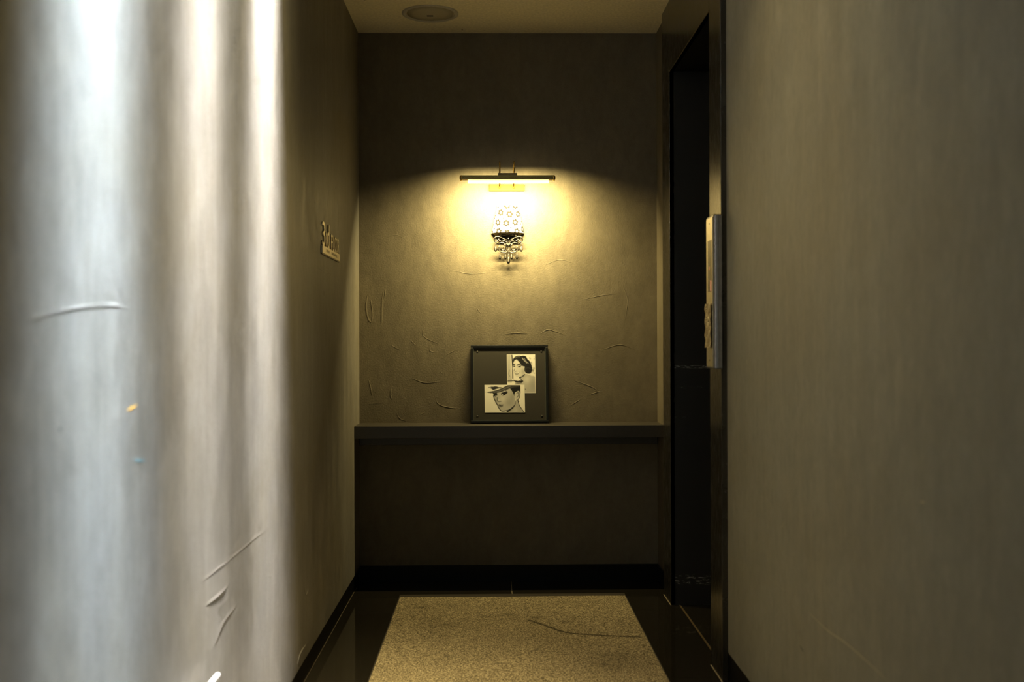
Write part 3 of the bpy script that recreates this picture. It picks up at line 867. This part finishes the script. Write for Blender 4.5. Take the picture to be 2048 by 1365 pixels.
PA.stroke([(780, 250), (810, 290), (860, 340)], 12, 0.62, 0.8); PA.stroke([(820, 260), (850, 310), (890, 350)], 8, 0.60, 0.7); PA.stroke([(650, 250), (700, 228), (740, 232)], 9, 0.35, 0.8)
PA.stroke([(840, 440), (890, 430), (930, 450)], 7, 0.20, 0.7)
PA.poly([(718, 603), (770, 585), (822, 540), (812, 572), (770, 600), (745, 614)], 0.06, 1, 1)
PA.stroke([(720, 605), (750, 640), (785, 672)], 9, 0.10)
PA.poly([(628, 660), (690, 668), (770, 660), (790, 682), (735, 702), (650, 690)], 0.06, 1, 1); PA.stroke([(650, 705), (700, 712), (760, 706)], 8, 0.20)
PA.stroke([(684, 384), (715, 372), (762, 388)], 12, 0.06); PA.stroke([(604, 378), (622, 368), (640, 376)], 11, 0.06)
PA.poly([(692, 414), (715, 398), (750, 404), (758, 416), (730, 424), (705, 424)], 0.05, 1, 0); PA.poly([(608, 402), (622, 390), (642, 396), (644, 410), (622, 414)], 0.05, 1, 0); PA.blob(704, 413, 6, 5, 0.9); PA.blob(616, 404, 4, 4, 0.8)
PA.stroke([(640, 440), (628, 482), (650, 494), (674, 486)], 7, 0.30, 0.8)
PA.poly([(636, 514), (680, 520), (724, 508), (706, 538), (670, 550), (645, 540)], 0.20, 1, 1); PA.stroke([(650, 524), (680, 528), (712, 518)], 12, 0.88)
PA.blob(826, 820, 8, 8, 0.1)

PB = Canvas(90, 738, 815, 1240, 5.2)
PB.t[:] = 0.84
PB.blob(200, 1100, 120, 160, 0.80, 0.6)
PB.poly([(500, 1245), (520, 1200), (620, 1110), (650, 1015), (690, 1015), (715, 1110), (770, 1200), (812, 1250)], 0.55, 1, 1)
PB.blob(640, 1190, 50, 60, 0.66, 0.7)
PB.poly([(246, 880), (300, 885), (480, 828), (560, 812), (602, 868), (626, 930), (640, 1000), (624, 1095), (562, 1158), (490, 1200), (405, 1212), (362, 1184), (318, 1100), (268, 1000), (250, 930)], 0.60, 1, 1)
PB.blob(420, 1000, 60, 60, 0.72, 0.8); PB.blob(540, 1060, 70, 80, 0.48, 0.7); PB.blob(590, 960, 40, 90, 0.46, 0.6); PB.blob(300, 1010, 24, 60, 0.42, 0.7); PB.blob(360, 860, 60, 26, 0.70, 0.5)
PB.poly([(520, 770), (720, 742), (738, 850), (730, 905), (705, 850), (655, 872), (632, 905), (628, 945), (602, 880), (560, 815)], 0.04, 1, 1)
PB.poly([(640, 905), (675, 862), (712, 850), (724, 888), (710, 955), (682, 1008), (648, 992), (640, 950)], 0.66, 1, 1)
PB.stroke([(665, 900), (695, 880), (700, 930), (672, 970)], 8, 0.25); PB.stroke([(730, 880), (722, 960), (690, 1012), (705, 1045)], 9, 0.06)
PB.poly([(240, 872), (310, 888), (318, 920), (290, 915), (262, 930)], 0.05, 1, 1)
PB.poly([(148, 868), (235, 852), (330, 828), (430, 785), (540, 742), (722, 738), (724, 772), (610, 788), (490, 828), (385, 868), (270, 890), (160, 880)], 0.15, 1, 1)
PB.stroke([(260, 872), (360, 850), (470, 800), (560, 764)], 12, 0.34, 0.8)
PB.poly([(156, 792), (200, 776), (300, 768), (352, 782), (412, 788), (330, 806), (250, 830), (220, 812)], 0.10, 1, 1); PB.stroke([(170, 798), (205, 795)], 10, 0.8); PB.stroke([(110, 868), (160, 872)], 5, 0.25)
PB.poly([(490, 1202), (560, 1162), (626, 1098), (642, 1030), (640, 1095), (600, 1160), (520, 1222), (488, 1240)], 0.06, 1, 1)
PB.stroke([(250, 935), (268, 1000), (318, 1100), (362, 1186), (405, 1214), (490, 1204)], 10, 0.07)
PB.stroke([(690, 1030), (716, 1112), (772, 1200), (800, 1236)], 8, 0.10)
PB.stroke([(398, 900), (440, 882), (492, 880)], 16, 0.05); PB.poly([(388, 912), (415, 888), (462, 880), (496, 886), (470, 916), (430, 934), (405, 930)], 0.05, 1, 0); PB.blob(412, 918, 11, 9, 0.95); PB.stroke([(470, 846), (495, 860), (502, 878)], 7, 0.10)
PB.poly([(256, 918), (285, 905), (312, 918), (314, 938), (285, 950), (262, 940)], 0.06, 1, 0); PB.blob(296, 938, 9, 7, 0.95)
PB.stroke([(318, 970), (322, 1030), (350, 1044), (385, 1036)], 8, 0.22, 0.9); PB.blob(345, 1010, 16, 14, 0.75, 0.7)
PB.poly([(326, 1100), (360, 1092), (385, 1098), (436, 1096), (400, 1112), (352, 1116)], 0.12, 1, 1); PB.poly([(348, 1120), (400, 1114), (424, 1112), (396, 1140), (362, 1142)], 0.28, 1, 1)

# frame-local placement (measured from the frame's outer edges in the photograph)
KX, KZ = FW / 155.0, FH / 155.0
def fx(x): return (x - 1019.5) * KX
def fz(y): return (847 - y) * KZ
def paper(canvas, x0, x1, ytop, ybot, yfront, name, rot=0.0):
    n, m = canvas.n, canvas.m
    U, V = np.meshgrid(np.linspace(0, 1, n), np.linspace(0, 1, m))
    X = fx(x0) + (fx(x1) - fx(x0)) * U; Z = fz(ytop) + (fz(ybot) - fz(ytop)) * V
    X = X + rot * (V - 0.5)
    Y = np.full_like(X, yfront)
    top = np.stack([X.ravel(), Y.ravel(), Z.ravel()], 1)
    k = n * m
    fcs = [(j * n + i, (j + 1) * n + i, (j + 1) * n + i + 1, j * n + i + 1) for j in range(m - 1) for i in range(n - 1)]
    # rear sheet corners give the paper its thickness
    back = [(*top[q][:1], yfront + 0.0006, top[q][2]) for q in (0, n - 1, k - 1, k - n)]
    vv = top.tolist() + back
    fcs.append((k, k + 1, k + 2, k + 3))
    fcs.append(tuple([k + 1, k] + list(range(0, n)))); fcs.append(tuple([k + 3, k + 2] + list(range(k - 1, k - n - 1, -1))))
    fcs.append(tuple([k, k + 3] + [j * n for j in range(m - 1, -1, -1)])); fcs.append(tuple([k + 2, k + 1] + [j * n + n - 1 for j in range(m)]))
    o = link_mesh(name, vv, fcs, M_PRINT, frame)
    t = 0.96 * np.clip(canvas.t / 0.86, 0, 1) ** 1.7
    t[:2, :] = 0.86; t[-2:, :] = 0.86; t[:, :2] = 0.86; t[:, -2:] = 0.86
    arr = np.concatenate([t.ravel()[:, None] * np.array([[1.0, 0.97, 0.88]]), np.full((4, 3), 0.7)], 0)
    set_tone(o.data, arr)
    return o
pa = paper(PA, 1014.6, 1071.5, 710.5, 788.0, -0.0114, 'photo_print', 0.0016)
pb_ = paper(PB, 969.6, 1049.8, 771.3, 826.6, -0.0122, 'photo_print', 0.0016)
pa['label'] = 'upper portrait print of a smiling woman with dark hair'
pb_['label'] = 'lower portrait print of a woman wearing a flat hat'

# ------------------------------------------------------------------ floor sign on the left wall
SG0, SG1 = at_x(641.3, 487, XL).y, at_x(676.2, 512, XL).y
pz1, pz0 = 1.4455, 1.4175
sign = tag(empty('floor_sign', (XL, (SG0 + SG1) / 2, pz0)), 'raised metal 3rd FLOOR sign on the left wall', 'sign')
keep(box('name_plate', XL, XL + 0.007, SG0, SG1, pz0, pz1, M_SIGN, bevel=0.0008), sign)
keep(box('plate_edge', XL, XL + 0.0055, SG0 - 0.0015, SG1 + 0.0015, pz0 - 0.0035, pz0, M_SIGNEDGE), sign)
def glyph(ch, y0, y1, z0, z1, parent, mat, depth=0.0055, x=XL, name='letter'):
    """one letter as a mesh standing on the left wall (reads along +Y)"""
    cu = bpy.data.curves.new('glyph', 'FONT'); cu.body = ch; cu.extrude = 0.05; cu.resolution_u = 4
    to = bpy.data.objects.new('glyph', cu); C.objects.link(to)
    dg = bpy.context.evaluated_depsgraph_get()
    me = bpy.data.meshes.new_from_object(to.evaluated_get(dg))
    bpy.data.objects.remove(to, do_unlink=True); bpy.data.curves.remove(cu)
    co = np.array([v.co[:] for v in me.vertices])
    lo, hi = co.min(0), co.max(0)
    nrm = (co - lo) / np.maximum(hi - lo, 1e-9)
    for v, q in zip(me.vertices, nrm):
        v.co = (x + q[2] * depth, y0 + (y1 - y0) * q[0], z0 + (z1 - z0) * q[1])
    me.name = name; me.materials.clear(); me.materials.append(mat); me.flip_normals(); me.update()
    o = bpy.data.objects.new(name, me); C.objects.link(o)
    keep(o, parent); return o
ln = SG1 - SG0
def sy(f): return SG0 + f * ln
zb = pz1 - 0.0005
glyph('3', sy(0.02), sy(0.165), zb, 1.532, sign, M_SIGN)
glyph('r', sy(0.215), sy(0.265), zb, 1.500, sign, M_SIGN)
glyph('d', sy(0.285), sy(0.40), zb, 1.534, sign, M_SIGN)
for k, ch in enumerate('FLOOR'):
    glyph(ch, sy(0.50 + 0.100 * k), sy(0.50 + 0.100 * k + 0.083), zb, 1.504, sign, M_SIGN)
# two short rows of engraved strokes on the plate (too small to read)
for f0, f1, k in ((0.20, 0.36, 6), (0.50, 0.80, 12)):
    bm = bmesh.new()
    for i in range(k):
        y = sy(f0 + (f1 - f0) * i / (k - 1)); rz = random.Random(i * 7 + k).random()
        add_box(bm, XL + 0.0068, XL + 0.0074, y, y + ln * 0.006, pz0 + 0.008 + 0.003 * rz, pz1 - 0.008)
        add_box(bm, XL + 0.0068, XL + 0.0074, y, y + ln * 0.014, pz0 + 0.010 + 0.006 * rz, pz0 + 0.0115 + 0.006 * rz)
    keep(from_bm('engraving', bm, M_SIGNEDGE), sign)
bm = bmesh.new()
ya, za = sy(0.87), pz0 + 0.008
va = [bm.verts.new(v) for v in ((XL + 0.0075, ya - 0.009, za), (XL + 0.0075, ya + 0.009, za), (XL + 0.0075, ya, za + 0.013), (XL + 0.0065, ya - 0.009, za), (XL + 0.0065, ya + 0.009, za), (XL + 0.0065, ya, za + 0.013))]
for f in ((0, 1, 2), (3, 5, 4), (0, 3, 4, 1), (1, 4, 5, 2), (2, 5, 3, 0)): bm.faces.new([va[i] for i in f])
keep(from_bm('arrow_mark', bm, M_SIGNEDGE), sign)

# ------------------------------------------------------------------ lift call panel on the near jamb
XP = XC - 0.026
PY0, PY1 = 3.466, 3.582
PZ0, PZ1 = at_x(1431, 737, XP).z, at_x(1431, 428, XP).z
panel = tag(empty('lift_call_panel', (XC, (PY0 + PY1) / 2, PZ0)), 'slim metal lift call panel with display on the black jamb', 'call panel')
# body: extruded aluminium with a rounded near edge
prof = []
for k in range(9):
    a = PI / 2 * k / 8
    prof.append((XP + 0.012 - 0.012 * math.sin(a), PY0 + 0.012 - 0.012 * math.cos(a)))
prof = [(XC, PY0)] + [(XP + 0.0195, PY0), (XP + 0.0185, PY0 + 0.0016), (XP + 0.0165, PY0 + 0.0016), (XP + 0.0155, PY0)] + prof + [(XP, PY1 - 0.002), (XP + 0.002, PY1), (XC, PY1)]
bm = bmesh.new()
lo_ = [bm.verts.new((x, y, PZ0)) for x, y in prof]; hi_ = [bm.verts.new((x, y, PZ1)) for x, y in prof]
bm.faces.new(lo_); bm.faces.new(list(reversed(hi_)))
for i in range(len(prof)):
    j = (i + 1) % len(prof); bm.faces.new((lo_[i], lo_[j], hi_[j], hi_[i]))
keep(from_bm('body', bm, M_ALU), panel)
fy0, fy1 = PY0 + 0.013, PY1 - 0.003
keep(box('face_plate', XP - 0.0016, XP + 0.002, fy0, fy1, PZ0 + 0.004, PZ1 - 0.004, M_PLATE, bevel=0.0005), panel)
for z in (PZ0 - 0.002, PZ1):
    bm = bmesh.new(); add_box(bm, XP + 0.001, XC - 0.001, PY0 + 0.003, PY1 - 0.002, z, z + 0.003, 0.001)
    keep(from_bm('end_cap', bm, M_DARK), panel)
zdt, zdb = at_x(1425, 479, XP).z, at_x(1425, 583, XP).z
disp = keep(box('display', XP - 0.0022, XP - 0.001, fy0 + 0.013, fy1 - 0.026, zdb, zdt, M_DISPLAY, bevel=0.0003), panel)
def sub(o, par):
    o.parent = par; o.matrix_parent_inverse = Matrix.Translation(par.parent.location).inverted() @ Matrix.Translation(par.parent.location); return o
ztop, zbot = at_x(1427, 560, XP).z, at_x(1427, 581, XP).z
sub(box('red_digit', XP - 0.0027, XP - 0.0021, fy0 + 0.018, fy0 + 0.032, zbot, ztop, M_LED), disp)
za_, zb_ = at_x(1422, 533, XP).z, at_x(1422, 540, XP).z
sub(box('red_arrow', XP - 0.0027, XP - 0.0021, fy0 + 0.048, fy0 + 0.054, zb_, za_, M_LED), disp)
for z in (PZ1 - 0.022, PZ0 + 0.024):
    bm = bmesh.new(); add_lathe(bm, [(0.0001, -0.001), (0.0028, -0.0008), (0.0036, 0.0008)], (XP - 0.0016, (fy0 + fy1) / 2, z), 'X', 12)
    keep(from_bm('screw', bm, M_DARK, None, True), panel)
for z in (at_x(1424, 640, XP).z, at_x(1424, 668, XP).z):
    bm = bmesh.new(); add_lathe(bm, [(0.0001, -0.006), (0.014, -0.0055), (0.016, -0.003), (0.0165, 0.0)], (XP - 0.0012, (fy0 + fy1) / 2, z), 'X', 20)
    keep(from_bm('call_button', bm, M_PLATE, None, True), panel)
# wrinkled protective film over the buttons
zt_, zb_ = at_x(1424, 607, XP).z, at_x(1424, 696, XP).z
nyf, nzf = 14, 44
vf, ff = [], []
rn = random.Random(11)
for j in range(nzf):
    for i in range(nyf):
        u, v = i / (nyf - 1), j / (nzf - 1)
        edge = 0.0015 * math.sin(v * 23) * (1 if u > 0.5 else -1) * (abs(u - 0.5) * 2) ** 2
        y = fy0 + 0.006 + (fy1 - fy0 - 0.010) * u + edge
        bul = 0.0060 + 0.0018 * math.sin(9 * v + 5 * u) * math.sin(PI * u) + 0.0014 * math.sin(21 * v - 7 * u) + 0.0012 * (rn.random() - 0.5)
        vf.append((XP - 0.0015 - max(0.0005, bul), y, zt_ + (zb_ - zt_) * v))
for j in range(nzf - 1):
    for i in range(nyf - 1):
        a = j * nyf + i; ff.append((a, a + nyf, a + nyf + 1, a + 1))
fo = link_mesh('film_cover', vf, ff, M_FILM, None, False)
so = fo.modifiers.new('thickness', 'SOLIDIFY'); so.thickness = 0.0005
keep(fo, panel)

# ------------------------------------------------------------------ ceiling speaker
spc = at_z(860.5, 26.8, HC)
RS = 0.5 * (at_z(917, 27, HC).x - at_z(804, 27, HC).x)
spk = tag(empty('ceiling_speaker', (spc.x, spc.y, HC)), 'round recessed ceiling speaker with pale rim', 'speaker')
bm = bmesh.new(); add_lathe(bm, [(RS, 0.0), (RS, -0.003), (RS - 0.006, -0.0055), (RS * 0.87, -0.0045), (RS * 0.855, -0.001), (RS * 0.855, 0.0)], (spc.x, spc.y, HC), 'Z', 56)
keep(from_bm('rim', bm, M_RING, None, True), spk)
bm = bmesh.new(); add_lathe(bm, [(RS * 0.835, 0.0), (RS * 0.83, -0.0022), (RS * 0.6, -0.0032), (0.0001, -0.0036)], (spc.x, spc.y, HC), 'Z', 56)
gr_ = keep(from_bm('grille', bm, M_GRILLE, None, True), spk)
bb = at_z(860, 30, HC)
keep(box('badge', bb.x - 0.0135, bb.x + 0.0135, bb.y - 0.0045, bb.y + 0.0045, HC - 0.0058, HC - 0.0030, M_BLACKMARK, bevel=0.0008), spk)
for x, y in ((924.5, 59.5), (729, 1.5)):
    p = at_z(x, y, HC); bm = bmesh.new()
    add_lathe(bm, [(0.0001, -0.0016), (0.0035, -0.0012), (0.0045, 0.0005)], (p.x, p.y, HC), 'Z', 10)
    from_bm('screw_cap', bm, M_BRASSDK, ceiling, True)

# ------------------------------------------------------------------ rail low on the left wall
tip = at_x(437, 1349, XL + 0.030)
rail = tag(empty('wall_rail', (XL, tip.y - 0.4, tip.z)), 'thin polished metal rail end low on the left wall', 'rail')
P = [Vector((XL + 0.030, tip.y - t, tip.z)) for t in (0.0, 0.001, 0.003, 0.007, 0.03, 0.45, 0.9)]
bm = bmesh.new(); rads = [0.0010, 0.0026, 0.0038, 0.0045, 0.0047, 0.0047, 0.0047]
add_tube(bm, P, lambda t: rads[min(6, int(round(t * 6)))], 14)
keep(from_bm('bar', bm, M_RAIL, None, True), rail)
for t in (0.16, 0.75):
    bm = bmesh.new(); add_tube(bm, [Vector((XL - 0.001, tip.y - t, tip.z)), Vector((XL + 0.030, tip.y - t, tip.z))], 0.0045, 10)
    keep(from_bm('standoff', bm, M_RAIL, None, True), rail)

# ------------------------------------------------------------------ ceiling fixtures in front of the picture (above the frame)
M_FIX = plain('fixture_white', (0.70, 0.69, 0.66), 0.5)
M_REFL = plain('fixture_reflector', (0.75, 0.75, 0.75), 0.2, 0.9)
where = ('nearest the camera', 'in the middle of the row', 'furthest from the camera')
for i, (y, ln_, spread, en, colr, word) in enumerate(BEAM_SPECS):
    x = XL + BEAM_OFF
    fx_ = tag(empty('ceiling_downlight', (x, y, HC2)), f'{word} wall washing downlight above the left wall, {where[i]}', 'downlight', 'wall washing downlights')
    bm = bmesh.new(); w, h = 0.045, ln_ / 2 + 0.02
    w2 = 0.21 if i < 2 else w
    for (x0, x1, y0, y1) in ((-w, w2, -h, -h + 0.015), (-w, w2, h - 0.015, h), (-w, -w + 0.012, -h + 0.015, h - 0.015), (w2 - 0.012, w2, -h + 0.015, h - 0.015)):
        add_box(bm, x + x0, x + x1, y + y0, y + y1, HC2 - 0.006, HC2)
    keep(from_bm('trim_ring', bm, M_FIX), fx_)
    beam_lamp(fx_, (0, 0, -0.004), 0.04, ln_, spread, en, colr, BEAM_TILT)
    beam_lamp(fx_, (0, 0, -0.003), 0.04, ln_, 44, en * SKIRT, SKIRT_COL, BEAM_TILT)      # added wide warm lamp that fills the gaps between beams
    if i < 2: beam_lamp(fx_, (0.17, 0.16, -0.003), 0.05, 0.12, 32, en * 0.38, (0.86, 0.93, 1.0), 1.0)      # extra wide lamp added to fill the gaps low on the wall
for i, (x, y, w_) in enumerate(((0.14, 2.65, 'above the near end of the mat'),)):  # unseen lamp added as fill for the right wall and mat
    fx_ = tag(empty('fill_downlight', (x, y, HC2)), f'added round warm fill light {w_}', 'downlight')
    bm = bmesh.new(); add_lathe(bm, [(0.060, 0.0), (0.060, -0.004), (0.045, -0.006), (0.042, 0.0)], (x, y, HC2), 'Z', 28)
    keep(from_bm('trim_ring', bm, M_FIX, None, True), fx_)
    l = bpy.data.lights.new('downlight', 'AREA'); l.shape = 'DISK'; l.size = 0.08; l.energy = FILL_E; l.color = FILL_COL; l.spread = math.radians(74)
    lo2 = bpy.data.objects.new('lamp', l); C.objects.link(lo2); lo2.parent = fx_; lo2.location = (0, 0, -0.008)
